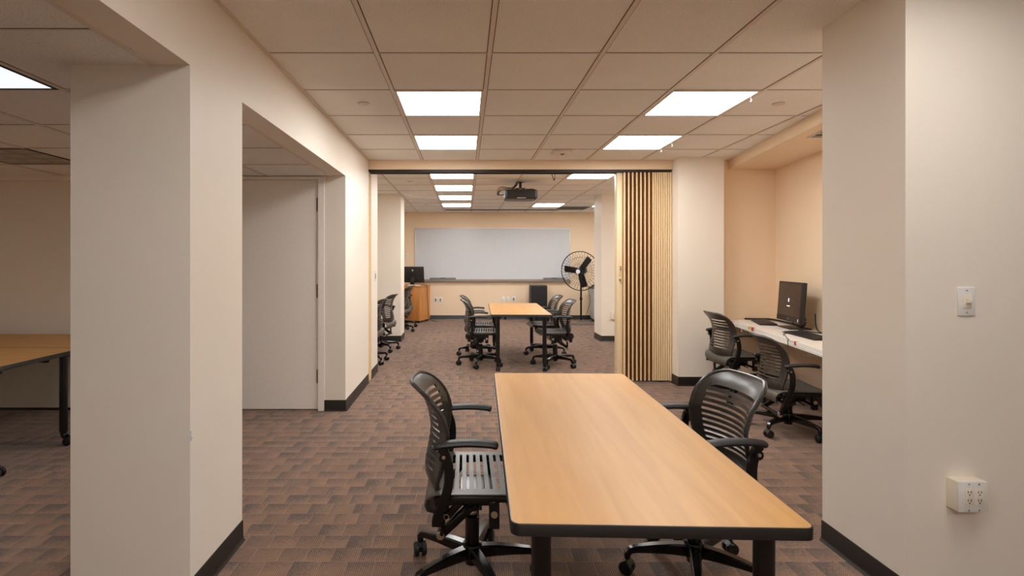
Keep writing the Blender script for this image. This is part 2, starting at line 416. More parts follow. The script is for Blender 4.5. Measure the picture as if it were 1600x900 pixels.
# door in the side room
dr = struct(MB().box((-2.24, 4.75, .012), (-1.327, 4.79, 2.083)).build('door_1', M['door'], smooth=False))
fr = struct(MB().box((-1.327, 4.722, 0), (-1.27, 4.80, 2.113)).box((-2.3, 4.722, 0), (-2.243, 4.80, 2.113)).box((-2.243, 4.722, 2.086), (-1.327, 4.80, 2.113)).build('door_frame', M['door'], dr, smooth=False, bevel=.003))
for z in (1.86, 1.08, .31):
    h = MB().cyl((-1.330, 4.738, z-.06), (-1.330, 4.738, z+.06), .008, n=12).box((-1.345, 4.7445, z-.06), (-1.331, 4.752, z+.06))
    for q in (-.062, .058): h.cyl((-1.330, 4.738, z+q), (-1.330, 4.738, z+q+.004), .010, n=12)
    struct(h.build('hinge', M['steel'], dr))
hd = MB().cyl((-2.18, 4.75, .98), (-2.18, 4.69, .98), .012).cyl((-2.18, 4.70, .98), (-2.07, 4.70, .98), .010).cyl((-2.18, 4.752, .98), (-2.18, 4.742, .98), .03)
struct(hd.build('door_handle', M['steel'], dr))

# ------------------------------------------------------------------ ceiling lights
def ceiling_light(x0, y0, label, group, z=CZ, sx=P, sy=P, mat='lamp'):
    t = thing('ceiling_light', label, 'ceiling light', (x0+sx/2, y0+sy/2, z), 0, group)
    a, b = sx/2-.012, sy/2-.010
    f = MB(); e = .016
    f.box((-a, -b, -.006), (-a+e, b, .0)).box((a-e, -b, -.006), (a, b, 0)).box((-a+e, -b, -.006), (a-e, -b+e, 0)).box((-a+e, b-e, -.006), (a-e, b, 0))
    f.build('frame', M['grid'], t, smooth=False)
    MB().box((-a+e, -b+e, -.004), (a-e, b-e, -.0005)).build('diffuser', M[mat], t, smooth=False)
    return t
G1, G2 = 'lit square ceiling panels of the near room', 'lit square ceiling panels of the far room'
def gy(k): return GY0 + P*k
xl, xr = GX0, GX0+3*P
ceiling_light(xl, gy(-3), 'lit square panel light overhead just behind the camera, left one', G1)
ceiling_light(xr, gy(-2), 'lit square panel light overhead in front of the light switch wall', G1, mat='lamp3')
ceiling_light(xl, gy(-6), 'lit square panel light far behind the camera, left one', G1)
ceiling_light(xr, gy(-6), 'lit square panel light far behind the camera, right one', G1)
ceiling_light(xl, gy(2), 'large lit square ceiling panel, nearer one of the left pair in the near room', G1)
ceiling_light(xl, gy(4), 'lit square ceiling panel left of the smoke detector, just before the beam', G1)
ceiling_light(xr, gy(2), 'large lit square ceiling panel, nearer one of the right pair in the near room', G1)
ceiling_light(xr, gy(4), 'lit square ceiling panel right of the smoke detector, before the folding partition', G1)
yb = gy(7)+.02
for i, s in enumerate(('first', 'second', 'third', 'fourth')):
    ceiling_light(xl, yb+2*P*i+.02, s+' lit panel beyond the beam in the row left of the projector', G2)
ceiling_light(xr, yb+.02, 'lit ceiling panel right of the projector, directly behind the beam', G2)
ceiling_light(xr, yb+6*P+.02, 'lit ceiling panel right of the projector, near the whiteboard', G2)
ceiling_light(xr+2*P, yb+6*P+.02, 'lit ceiling panel above the fan, mostly hidden by the far column', G2)
ceiling_light(xr+2*P, yb+.02, 'added unseen lit ceiling panel behind the near right column, beyond the beam', G2)  # added out of sight to brighten the far right column
ceiling_light(-3.615, 1.742, 'added unseen lit panel of the low side room far left of the cool white one', 'ceiling lights of the side room', LZ, .605, .61, 'lamp3')  # added out of view to lift the light in the side room
lt = ceiling_light(-2.405, 1.742, 'cool white lit ceiling panel of the low side room, black rim', 'ceiling lights of the side room', LZ, .605, .61, 'lamp2')
for c in kids(lt):
    if c.name.startswith('frame'): c.data.materials.clear(); c.data.materials.append(M['slotdark'])
MB().box((-.004, -.27, -.007), (.004, .27, -.004)).box((-.27, -.004, -.007), (.27, .004, -.004)).build('divider', M['grey'], lt, smooth=False)
ul = thing('ceiling_light', 'unlit mirrored louver ceiling fixture in the low side room', 'ceiling light', (-3.29, 3.85, LZ), 0, 'ceiling lights of the side room')
a, b = .295, .28
f = MB(); e = .012
f.box((-a, -b, -.007), (-a+e, b, 0)).box((a-e, -b, -.007), (a, b, 0)).box((-a+e, -b, -.007), (a-e, -b+e, 0)).box((-a+e, b-e, -.007), (a-e, b, 0))
f.build('frame', M['slotdark'], ul, smooth=False)
f = MB(); N = 3
for i in range(N):            # parabolic cells: bowed reflector troughs
    for j in range(N):
        cx, cy = -a+e+(2*a-2*e)*(i+.5)/N, -b+e+(2*b-2*e)*(j+.5)/N; hx, hy = (a-e)/N, (b-e)/N
        ring = []
        for (kx, z) in ((1.0, -.006), (.86, -.003), (.6, -.0015), (.3, -.001)):
            ring.append([(cx-hx*kx, cy-hy*kx, z), (cx+hx*kx, cy-hy*kx, z), (cx+hx*kx, cy+hy*kx, z), (cx-hx*kx, cy+hy*kx, z)])
        vs = [p for r_ in ring for p in r_]
        f.add(vs, [(4*q+w_, 4*q+(w_+1)%4, 4*(q+1)+(w_+1)%4, 4*(q+1)+w_) for q in range(3) for w_ in range(4)] + [(12, 13, 14, 15)])
f.build('louver', M['louver'], ul, smooth=False)

# small ceiling fittings
SP = MB().lathe([(.0, -.001), (.040, -.001), (.042, -.006), (.038, -.009), (.0, -.009)], n=28)
sp0 = SP.build('sprinkler_cover', M['grid'])
for i, (x, y, lab) in enumerate(((-.726, 3.74, 'round white sprinkler cover in the ceiling left of the near left light'),
        (2.235, 3.747, 'round white sprinkler cover in the ceiling right of the near right light'),
        (-.775, 7.39, 'round sprinkler cover beyond the beam, left of the first far light'),
        (-.77, 10.4, 'round sprinkler cover left of the fourth far light'),
        (2.19, 10.4, 'round sprinkler cover between the two lights near the fan'))):
    o = sp0 if i == 0 else sp0.copy()
    if i: COL.objects.link(o)
    o.location = (x, y, CZ); tag(o, lab, 'sprinkler cover', 'sprinkler covers')
sd = thing('smoke_detector', 'white square smoke detector on the ceiling before the beam', 'smoke detector', (.985, 5.37, CZ))
MB().box((-.10, -.10, -.012), (.10, .10, -.0052)).build('base', M['grid'], sd, bevel=.005)
hdm = MB().lathe([(0, -.012), (.085, -.012), (.083, -.03), (.06, -.042), (0, -.044)], n=32)
hdm.build('dome', M['grid'], sd)
MB().box((-.02, -.062, -.0455), (.02, -.052, -.038)).cyl((0, -.03, -.044), (0, -.03, -.046), .008).build('sensor_slot', M['slotdark'], sd)
def vent(name, label, x0, y0, x1, y1, z, n, m=M['grid'], rz=0):
    t = thing(name, label, 'air vent', ((x0+x1)/2, (y0+y1)/2, z), rz)
    a, b = (x1-x0)/2, (y1-y0)/2
    MB().box((-a, -b, -.002), (a, b, -.0005)).build('backing', M['slotdark'], t, smooth=False)
    f = MB(); e = min(.015, b*.3)
    f.box((-a, -b, -.008), (-a+e, b, 0)).box((a-e, -b, -.008), (a, b, 0)).box((-a+e, -b, -.008), (a-e, -b+e, 0)).box((-a+e, b-e, -.008), (a-e, b, 0))
    f.build('frame', m, t, smooth=False)
    for i in range(n):
        y = -b+e+(2*b-2*e)*(i+.5)/n
        MB().box((-a+e, y-.004, -.007), (a-e, y+.004, -.002)).build('slat', m, t, smooth=False)
vent('air_vent', 'long dark slot diffuser in the ceiling before the whiteboard wall', -.44, 11.42, 2.03, 11.52, CZ-.005, 1, M['slotdark'])
vent('air_vent', 'grey square return grille in the far ceiling above the fan', 1.97, 10.82, 2.57, 11.40, CZ-.005, 14, M['grey'])
vent('air_vent', 'slim air vent under the bulkhead above the right desk', 2.80, 4.05, 2.92, 4.33, 2.372, 3, M['grid'], -SA)
hk = MB().tube([(0, 0, 0), (0, 0, -.012), (.006, 0, -.02), (0, 0, -.028), (-.005, 0, -.022)], .003, 6).lathe([(0, 0), (.006, 0), (.006, -.006), (0, -.006)], n=8)
hk0 = hk.build('ceiling_hook', M['white'])
for i, (x, y, lab) in enumerate(((1.96, 3.60, 'tiny white hook under the bar right of the near right light'), (1.97, 5.0, 'tiny white hook beside the second right light, farther along its bar'),
        (1.96, 5.25, 'tiny white hook at the far corner of the second right light'), (1.72, 5.42, 'tiny white hook just beyond the second right light, centre of its tile'),
        (-.38, 5.42, 'tiny white hook just beyond the second left light'), (1.97, 6.95, 'tiny white hook beside the first right light behind the beam'))):
    o = hk0 if i == 0 else hk0.copy()
    if i: COL.objects.link(o)
    o.location = (x, y, CZ-.0045); tag(o, lab, 'hook', 'tiny hooks on the ceiling bars')

# ------------------------------------------------------------------ chairs
def make_chair(label, group):
    t = thing('task_chair', label, 'office chair', (0, 0, 0), 0, group)
    # backrest
    sx_ = [(.425, -.140), (.436, -.168), (.455, -.190), (.48, -.200), (.52, -.196), (.58, -.182), (.66, -.174), (.73, -.186), (.78, -.206), (.81, -.224), (.832, -.244), (.842, -.258)]
    hw_ = [(.425, .165), (.45, .192), (.48, .202), (.52, .204), (.60, .205), (.70, .205), (.76, .203), (.79, .197), (.815, .183), (.832, .158), (.842, .12)]
    ef_ = [(.425, .03), (.455, .05), (.48, .06), (.52, .07), (.60, .075), (.68, .076), (.75, .066), (.80, .048), (.832, .03), (.842, .02)]
    NS, z0, z1 = 11, .492, .776
    rows = [.425, .430, .440, .455, .472]; slot = set()
    pitch = (z1-z0)/NS
    for i in range(NS):
        a = z0+pitch*i; rows += [a, a+pitch*.60]; slot.add(len(rows)-1)
    rows += [z1+.003, .793, .806, .817, .826, .834, .839, .842]
    us = [-1, -.93, -.80, -.6, -.4, -.2, 0, .2, .4, .6, .80, .93, 1]
    b = MB(); vs = []
    def bp(u, z):
        hw = lerp_tab(hw_, z)
        return Vector((lerp_tab(sx_, z)+lerp_tab(ef_, z)*abs(u)**2.2, u*hw, z))
    for z in rows: vs += [bp(u, z) for u in us]
    n = len(us); fs = []
    for j in range(len(rows)-1):
        for i in range(n-1):
            if j in slot and 2 <= i <= n-4+1 - 0 and abs((us[i]+us[i+1])/2) < .8: continue
            fs.append((j*n+i, j*n+i+1, (j+1)*n+i+1, (j+1)*n+i))
    b.add(vs, fs)
    b.v = [(x, y, z+.006) for x, y, z in b.v]; back = b.build('backrest', M['chair'], t, solid=.008)
    rim = [bp(-1, z) for z in rows] + [bp(u, rows[-1]) for u in us[1:-1]] + [bp(1, z) for z in rows[::-1]] + [bp(u, rows[0]) for u in us[::-1][1:-1]]
    rim = [p+Vector((0, 0, .006)) for p in rim]
    MB().tube(rim, .0095, 8, closed=True).build('rim', M['chair'], back)
    # seat
    pr = [(-.130, .318), (-.158, .326), (-.180, .348), (-.188, .378), (-.180, .406), (-.163, .421), (-.142, .428)]
    hw2 = [(0, .10), (1, .155), (2, .185), (3, .20), (4, .212), (5, .22), (6, .224)]
    NS2, x0, x1 = 10, -.135, .170
    pts = [(x, z, dict(hw2)[i]) for i, (x, z) in enumerate(pr)]; slot2 = set(); pit = (x1-x0)/NS2
    for i in range(NS2):
        a = x0+pit*i; pts += [(a, .43, .228), (a+pit*.60, .43, .229)]; slot2.add(len(pts)-1)
    pts += [(x1+.002, .43, .229), (.19, .428, .226), (.208, .421, .22), (.220, .408, .21), (.226, .392, .195)]
    b = MB(); vs = []
    for x, z, hw in pts:
        for u in us: vs.append((x, u*hw, z - .006*(1-abs(u)**2) + (0 if abs(u) < .95 else -.004)))
    fs = []
    for j in range(len(pts)-1):
        for i in range(n-1):
            if j in slot2 and abs((us[i]+us[i+1])/2) < .8: continue
            fs.append((j*n+i, j*n+i+1, (j+1)*n+i+1, (j+1)*n+i))
    vs = [(x, y, z+.022) for x, y, z in vs]
    b.add(vs, fs); seat = b.build('seat', M['seat'], t, solid=.006)
    # armrests: bent upright bar + pad
    for s in (-1, 1):
        path = smoothpath([(-.140, .236*s, .335), (-.137, .238*s, .37), (-.112, .244*s, .43), (-.094, .250*s, .50), (-.094, .252*s, .57), (-.110, .252*s, .622), (-.124, .252*s, .640)], 5)
        ar = MB().sweep(path, [.036]*len(path), [.022]*len(path), up=(0, 1, 0))
        ar.cyl((-.112, .234*s, .606), (-.112, .268*s, .606), .018, n=14)
        arm = ar.build('armrest', M['black'], t)
        pp = smoothpath([(-.150, .252*s, .642), (-.10, .252*s, .652), (-.02, .252*s, .657), (.06, .252*s, .653), (.094, .252*s, .645)], 5)
        ws = [.036+.016*math.sin(PI*min(1, i/6+.15)/2) for i in range(len(pp))]; ws[-1] = .034; ws[0] = .03
        hs = [.028]*len(pp); hs[-1] = .017; hs[-2] = .024; hs[0] = .02
        MB().sweep(pp, ws, hs, n=14).build('arm_pad', M['armpad'], arm)
        MB().cyl((-.112, .266*s, .608), (-.112, .2705*s, .608), .007, n=12).build('bolt', M['bolt'], arm)
    # mechanism under the seat
    m = MB()
    for s in (-1, 1):
        y = .212*s
        m.sweep([(-.15, y, .418), (-.05, y, .424), (.08, y, .427), (.2, y*.97, .427)], .022, [.04, .034, .028, .02])
        m.box((.062, y-.014, .315), (.102, y+.014, .42))
        m.sweep([(-.11, y*.8, .372), (-.125, y*.62, .25)], .016, .030, up=(0, 1, 0))
        m.sweep([(-.130, y*.6, .245), (-.06, y*.5, .30), (.0, y*.4, .345)], .026, .036)
        m.sweep([(-.10, y*.85, .345), (-.04, y*.85, .41)], .018, .028)
    m.cyl((-.130, -.14, .247), (-.130, .14, .247), .014).cyl((-.105, -.19, .345), (-.105, .19, .345), .010).cyl((.082, -.215, .345), (.082, .215, .345), .011)
    m.box((-.05, -.085, .34), (.09, .085, .40)).box((-.02, -.04, .30), (.04, .04, .34))
    m.cyl((.02, -.085, .35), (.02, -.20, .345), .005)
    mech = m.build('mechanism', M['black'], t, bevel=.003, segs=1)
    for s in (-1, 1):
        for (x, y, z, r) in ((.082, .2265, .372, .013), (-.105, .186, .345, .011), (-.130, .142, .247, .016)):
            MB().cyl((x, (y-.004)*s, z), (x, (y+.004)*s, z), r, n=14).build('bolt', M['bolt'], mech)
    MB().lathe([(.0, .06), (.030, .06), (.030, .26), (.026, .265), (.016, .267), (.016, .30), (0, .30)], n=24).build('gas_post', M['black'], t)
    MB().lathe([(.0165, .272), (.024, .272), (.026, .279), (.024, .286), (.0165, .286)], n=20).build('post_collar', M['chrome'], t)
    MB().lathe([(0, .075), (.034, .075), (.044, .09), (.046, .125), (.040, .145), (.0305, .15), (0, .15)], n=24).build('hub', M['black'], t)
    leg = None
    for i in range(5):
        L = MB()
        path = [(.036, 0, .112), (.10, 0, .115), (.18, 0, .113), (.245, 0, .108), (.272, 0, .102), (.284, 0, .088), (.286, 0, .068)]
        L.sweep(path, [.046, .042, .037, .031, .028, .026, .022], [.052, .046, .036, .028, .027, .026, .022], up=(0.3, 0, 1))
        L.cyl((.286, 0, .075), (.286, 0, .046), .007, n=10)
        if leg is None:
            leg = L.build('leg', M['black'], t)
            c = MB()
            for s in (-1, 1): c.lathe([(0, .006*s), (.026, .006*s), (.0295, .010*s), (.0295, .023*s), (.025, .028*s), (.008, .029*s), (0, .026*s)], (0, 0, .0297), n=22, axis='Y')
            c.box((-.012, -.006, .02), (.012, .006, .05))
            c.sweep([(-.022, 0, .045), (0, 0, .062), (.022, 0, .045)], .05, .006)
            cs = c.build('caster', M['wheel'], leg, loc=(.286, 0, 0))
        else:
            g_ = leg.copy(); COL.objects.link(g_); g_.parent = t; g_.rotation_euler.z = 2*PI*i/5
            d = cs.copy(); COL.objects.link(d); d.parent = g_
    return t

first = []
def place_chair(x, y, face, base, label, group, drop=0.0):
    """face: heading in degrees; base: heading of the first base leg in degrees (room)"""
    t = first[0] if not first else None
    return t
proto = make_chair('x', 'x'); used = [False]
def chair(x, y, face, base, label, group, drop=0.0):
    o = proto if not used[0] else copy_tree(proto)
    used[0] = True
    o.location = (x, y, 0); o.rotation_euler.z = R(face); o['label'] = label; o['group'] = group
    k = 0; rr = random.Random(label)
    for c in kids(o):
        st = c.name.split('.')[0]
        if st == 'leg':
            c.rotation_euler.z = R(base-face)+2*PI*k/5; k += 1
            for w_ in kids(c): w_.rotation_euler.z = rr.uniform(-1.3, 1.3)
        elif st not in ('hub',): c.location.z = -drop if st != 'gas_post' else 0
    return o
GC = 'black slatted task chairs on casters'
chair(.030, 2.25, 0, 146, 'black slatted task chair at the near table, left side, facing right', GC)
chair(.985, 2.26, 186, 106, 'black slatted task chair at the near table, right side, facing left', GC)
CH_MORE = [
 (2.638, 5.15, 2, 20, 'black slatted task chair at the far end of the wall desk', 0),
 (2.565, 4.17, -5, 212, 'lowered black slatted task chair at the wall desk below the computer', .085),
 (.20, 6.83, -3, 185, 'black task chair at the far table, left side, nearer to the camera', 0),
 (.185, 7.58, -2, 195, 'black task chair at the far table, left side, farther from the camera', 0),
 (1.165, 6.80, 184, 168, 'black task chair at the far table, right side, nearer to the camera', 0),
 (1.15, 7.62, 183, 195, 'black task chair at the far table, right side, farther from the camera', 0),
 (-1.31, 6.98, 174, -40, 'black task chair in the left alcove, mostly hidden behind the wall end', 0),
 (-1.29, 7.93, 168, -49, 'black task chair in the left alcove, turned back before the pillar', 0),
 (-1.28, 10.08, 165, -12, 'black task chair by the wooden lectern, nearer one of the two', 0),
 (-1.30, 10.72, 170, 5, 'black task chair by the wooden lectern, farther one of the two', 0)]
for (x, y, f_, b_, lab, dr_) in CH_MORE: chair(x, y, f_, b_, lab, GC, dr_)

# ------------------------------------------------------------------ tables
def rrect(hx, hy, r, n=5):
    out = []
    for (cx, cy, a0) in ((hx-r, hy-r, 0), (-hx+r, hy-r, 90), (-hx+r, -hy+r, 180), (hx-r, -hy+r, 270)):
        for i in range(n+1):
            t = R(a0+90*i/n); out.append((cx+r*math.cos(t), cy+r*math.sin(t)))
    return out
def make_table(label, loc, rz, W=.745, L=1.76, H=.70):
    t = thing('folding_table', label, 'table', loc, rz, 'maple topped tables with black edges and casters')
    hx, hy = W/2, L/2
    MB().prism(rrect(hx-.004, hy-.004, .022), H-.026, H).build('tabletop', M['maple'], t, smooth=False)
    o, i_ = rrect(hx, hy, .026), rrect(hx-.004, hy-.004, .022)
    n = len(o); vs = []; prof = [(0, H-.031), (0, H-.003), (1, H+.0004)]
    e = MB()
    vs = [(x, y, H-.030) for x, y in i_] + [(x, y, H-.030) for x, y in o] + [(x, y, H-.003) for x, y in o] + [((x*.6+a*.4), (y*.6+b_*.4), H-.0005) for (x, y), (a, b_) in zip(o, i_)] + [(x, y, H) for x, y in i_]
    fs = [(q*n+j, q*n+(j+1)%n, (q+1)*n+(j+1)%n, (q+1)*n+j) for q in range(4) for j in range(n)]
    e.add(vs, fs + [tuple(range(n))]).build('edge_band', M['band'], t)
    f = MB().box((-hx+.17, -hy+.12, H-.075), (-hx+.195, hy-.12, H-.03)).box((hx-.195, -hy+.12, H-.075), (hx-.17, hy-.12, H-.03))
    f.box((-hx+.195, -.02, H-.075), (hx-.195, .02, H-.03)); f.build('under_frame', M['black'], t, bevel=.003)
    for sx in (-1, 1):
        for sy in (-1, 1):
            px, py = sx*(hx-.085), sy*(hy-.085)
            l = MB().cyl((px, py, .10), (px, py, H-.03), .026, n=24).cyl((px, py, H-.05), (px, py, H-.0295), .045, n=24)
            l.sweep(smoothpath([(px, py, .13), (px, py+.0, .085), (px-sx*0, py-.012*1, .066), (px, py-.03, .058)], 4), .04, .04, n=12)
            lg = l.build('leg', M['black'], t)
            c = MB()
            for s in (-1, 1): c.lathe([(0, .005*s), (.026, .005*s), (.031, .009*s), (.031, .020*s), (.026, .025*s), (0, .025*s)], (0, 0, .0312), n=22, axis='X')
            c.cyl((0, .02, .06), (0, .0, .04), .009, n=10)
            c.build('caster', M['wheel'], lg, loc=(px, py-.035, 0))
    return t
make_table('maple table in the foreground with black edge and legs', (.512, 2.165, 0), R(-1.8))
make_table('maple table beyond the beam between four task chairs', (.708, 7.255, 0), R(-1.5))
make_table('maple table in the low side room behind the left pillar', (-3.742, 3.562, 0), R(90))
make_table('maple table against the back wall of the side room', (-3.742, 4.309, 0), R(90))

# ------------------------------------------------------------------ folding partition
pt = thing('folding_partition', 'cream accordion folding partition pushed open beside the column', 'room divider', (1.70, 5.935, 0))
X0 = 0.0
MB().box((0, -.045, .012), (.062, .045, 2.342)).build('lead_post', M['post'], pt, bevel=.004)
pl = MB(); prof = []
def pleat(x, wd, pit, dep):   # flat narrow nose, deep folds
    return [(x, -dep), (x+wd, -dep), (x+wd+.006, -dep*.3), (x+pit-.006, -dep*.3), ]
x = .066; fr_, bk_ = [], []
pts = []
for i in range(7):
    pts += [(x+.003, -.082), (x+.020, -.082), (x+.0225, .065), (x+.0445, .065)]; x += .0455
for i in range(9):
    pts += [(x+.001, -.084), (x+.0178, -.084), (x+.0186, -.05), (x+.0237, -.05)]; x += .0245
end = x
back = [(px, .085 if k_ < 28 else .05) for k_, (px, py) in enumerate(pts)]
V = []; Fc = []
for z in (.018, 2.340):
    V += [(px, py, z) for px, py in pts] + [(px, py, z) for px, py in back]
npt = len(pts)
for k_ in range(npt-1):
    Fc.append((k_, k_+1, 2*npt+k_+1, 2*npt+k_)); Fc.append((npt+k_, npt+k_+1, 3*npt+k_+1, 3*npt+k_))
    Fc.append((k_, k_+1, npt+k_+1, npt+k_)); Fc.append((2*npt+k_, 2*npt+k_+1, 3*npt+k_+1, 3*npt+k_))
Fc.append((0, npt, 3*npt, 2*npt)); Fc.append((npt-1, 2*npt-1, 4*npt-1, 3*npt-1))
pl.add(V, Fc)
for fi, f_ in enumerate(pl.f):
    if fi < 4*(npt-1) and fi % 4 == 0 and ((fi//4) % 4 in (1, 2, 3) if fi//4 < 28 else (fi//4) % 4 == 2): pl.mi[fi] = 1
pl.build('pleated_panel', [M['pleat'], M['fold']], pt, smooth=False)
MB().box((.022, -.056, 1.19), (.050, -.044, 1.46)).build('pull_plate', M['post'], pt, bevel=.003)
MB().tube([(.036, -.05, 1.25), (.036, -.075, 1.25), (.036, -.078, 1.27), (.036, -.075, 1.29), (.036, -.05, 1.29)], .005).build('handle', M['steel'], pt)
MB().cyl((.036, -.045, 1.14), (.036, -.056, 1.14), .011).tube([(.036, -.056, 1.14), (.040, -.062, 1.12), (.044, -.06, 1.10)], .004).build('latch', M['steel'], pt)
cb = MB().tube(smoothpath([(.98, 5.93, 2.343), (.985, 5.93, 2.31), (1.00, 5.93, 2.275), (1.01, 5.93, 2.272), (1.012, 5.93, 2.31), (1.012, 5.93, 2.343)], 5), .004, 6)
cb.cyl((1.004, 5.93, 2.262), (1.004, 5.93, 2.282), .008, n=10)
tag(cb.build('hanging_strap', M['slotdark']), 'small dark loop hanging from the partition track', 'strap')

# ------------------------------------------------------------------ wall fittings
def ftag(name, label, cat, loc, rz=0, group=None): return thing(name, label, cat, loc, rz, group)
def plate(t, w_, h_, d=.006, m='white'): return MB().box((-w_/2, -d, -h_/2), (w_/2, 0.0, h_/2)).build('plate', M[m], t, bevel=.002)
def duplex(t, x, y, z, k_=1.0, m='offwhite'):
    f = MB().box((x-.0165*k_, y-.003, z-.034*k_), (x+.0165*k_, y, z+.034*k_)).build('outlet_face', M[m], t, bevel=.0015)
    s = MB()
    for dz in (-.017, .017):
        for dx in (-.006, .006): s.box((x+dx*k_-.0013, y-.0036, z+dz*k_), (x+dx*k_+.0013, y-.0028, z+dz*k_+.008))
        s.cyl((x, y-.0028, z+dz*k_-.006), (x, y-.0036, z+dz*k_-.006), .0026, n=10)
    s.build('sockets', M['slotdark'], f)
sw = ftag('light_switch', 'white toggle light switch plate on the near right wall', 'light switch', (1.963, 2.06, 1.192))
plate(sw, .068, .112); MB().box((-.017, -.010, -.026), (.017, -.005, .026)).build('rocker_frame', M['offwhite'], sw, bevel=.002)
MB().box((-.008, -.020, -.006), (.010, -.009, .012)).build('toggle', M['offwhite'], sw, bevel=.002)
MB().cyl((0, -.005, .043), (0, -.0075, .043), .003, n=10).cyl((0, -.005, -.043), (0, -.0075, -.043), .003, n=10).build('screws', M['bolt'], sw)
ob = ftag('outlet_box', 'white surface mounted double outlet box low on the near right wall', 'power outlet', (1.944, 2.06, .447))
MB().box((-.057, -.046, -.058), (.057, 0, .058)).build('box_body', M['offwhite'], ob, bevel=.003)
MB().box((-.057, -.052, -.058), (.057, -.046, .058)).build('cover_plate', M['white'], ob, bevel=.002)
for x in (-.017, .022): duplex(ob, x, -.052, 0, .92)
MB().cyl((-.017, -.05, .049), (-.017, -.054, .049), .003, n=10).cyl((.022, -.05, .049), (.022, -.054, .049), .003, n=10).cyl((-.017, -.05, -.051), (-.017, -.054, -.051), .003, n=10).cyl((.022, -.05, -.051), (.022, -.054, -.051), .003, n=10).build('screws', M['bolt'], ob)
oc = ftag('outlet_box', 'white outlet box low on the far right column', 'power outlet', (2.475, 8.8, .44))
MB().box((-.042, -.045, -.062), (.042, 0, .062)).build('box_body', M['offwhite'], oc, bevel=.003)
duplex(oc, 0, -.045, 0)
GO = 'outlet plates on the whiteboard wall'
for (x, z, lab) in ((-.683, .457, 'white outlet plate beside the lectern, left one of two'), (-.573, .457, 'white outlet plate beside the lectern, right one of two'),
                    (.87, .47, 'white outlet plate under the whiteboard, left of the three above the far table'), (.985, .47, 'white outlet plate under the whiteboard, middle of three'), (1.12, .47, 'white outlet plate under the whiteboard, nearest the black speaker')):
    t = ftag('outlet_plate', lab, 'power outlet', (x, 12.15, z), 0, GO); plate(t, .08, .115); duplex(t, 0, -.006, 0, 1.0, 'grey' if x in (-.573, -.683, 1.12) else 'white')
th = ftag('thermostat', 'small cream wall control left of the whiteboard', 'thermostat', (-1.355, 12.15, 1.47)); plate(th, .085, .12, .02, 'offwhite')
MB().box((-.02, -.024, -.02), (.02, -.019, .03)).build('dial', M['grid'], th)
ls = ftag('strike_plate', 'white latch plate with dark keeper on the left wall end', 'latch plate', (XL, 6.28, 1.17), R(90))
plate(ls, .075, .125); MB().box((-.012, -.009, -.03), (.012, -.004, .03)).build('keeper', M['slotdark'], ls)
sn = ftag('side_door_lever', 'small brass door lever on the side room wall above the table', 'door lever', (-4.25, 4.77, .98))  # lever of a side room door, drawn as a knob; the door is left out
MB().lathe([(0, 0), (.02, 0), (.02, -.006), (.008, -.01), (.008, -.03), (.018, -.036), (.018, -.05), (0, -.054)], n=16, axis='Y').build('stem', M['steel'], sn)
pc_ = MB().prism([(0, 0), (.012, .004), (.017, .018), (.010, .026), (.014, .040), (.004, .05), (-.002, .03), (-.004, .012)], 0, .0012)
ch = pc_.build('paint_chip', M['white'], wl, smooth=False); ch.location = (-1.086, 2.0592, .64); ch.rotation_euler = (PI/2, 0, 0); struct(ch)

# whiteboard
wb = thing('whiteboard', 'wide white magnetic whiteboard on the far wall', 'whiteboard', (.63, 12.15, .88))
MB().box((-1.79, -.018, .03), (1.79, -.004, 1.22)).build('board', M['board'], wb, smooth=False)
f = MB().box((-1.80, -.026, 1.205), (1.80, 0, 1.24)).box((-1.80, -.026, .03), (-1.772, 0, 1.205)).box((1.772, -.026, .03), (1.80, 0, 1.205)); f.build('frame', M['alum'], wb, bevel=.003)
MB().box((-1.80, -.085, .0), (1.80, 0, .018)).box((-1.80, -.085, .018), (1.80, -.079, .028)).box((-1.80, -.022, .018), (1.80, 0, .05)).build('marker_tray', M['alumdark'], wb, bevel=.002)
for (x0, x1, lab) in ((-.82, -.22, 'dark eraser ledge holding markers at the left of the whiteboard tray'), (1.80, 2.30, 'dark eraser ledge at the right of the whiteboard tray')):
    t = thing('eraser_tray', lab, 'eraser tray', ((x0+x1)/2, 12.085, .8985), 0, 'eraser trays on the whiteboard ledge')
    h_ = (x1-x0)/2
    MB().box((-h_, -.008, 0), (h_, .034, .01)).box((-h_, -.011, 0), (h_, -.006, .05)).box((-h_, .029, 0), (h_, .034, .07)).build('ledge', M['grey'], t, bevel=.002)
    MB().box((-.06, -.004, .0105), (.06, .027, .065)).build('eraser', M['slotdark'], t, bevel=.004)

# ------------------------------------------------------------------ lectern, its computer, cables
la = math.atan2(.21, .56)
lc = thing('lectern', 'oak veneer lectern cabinet before the whiteboard wall', 'lectern', (-.99, 11.40, 0), -la)
LW, LD, LH = .56, .54, .81
MB().box((-LW, 0, .045), (0, LD, LH-.025)).build('body', M['oak'], lc, smooth=False, bevel=.003)
MB().box((-LW-.012, -.012, LH-.025), (.012, LD+.01, LH)).build('top', M['oak'], lc, bevel=.004)
for s in (0, 1):
    d = MB().box((-LW+.012+s*(LW/2-.008), -.016, .06), (-LW/2-.004+s*(LW/2-.008), -.0005, LH-.04)).build('door', M['oak'], lc, bevel=.003)
    MB().cyl((-LW/2-.03+s*.06, -.016, .5), (-LW/2-.03+s*.06, -.035, .5), .008, n=12).build('knob', M['steel'], d)
for (x, y) in ((-.05, .05), (-.05, LD-.05), (-LW+.05, .05), (-LW+.05, LD-.05)):
    MB().cyl((x-.012, y, .022), (x+.012, y, .022), .022, n=16).box((x-.016, y-.016, .03), (x+.016, y+.016, .046)).build('caster', M['wheel'], lc)
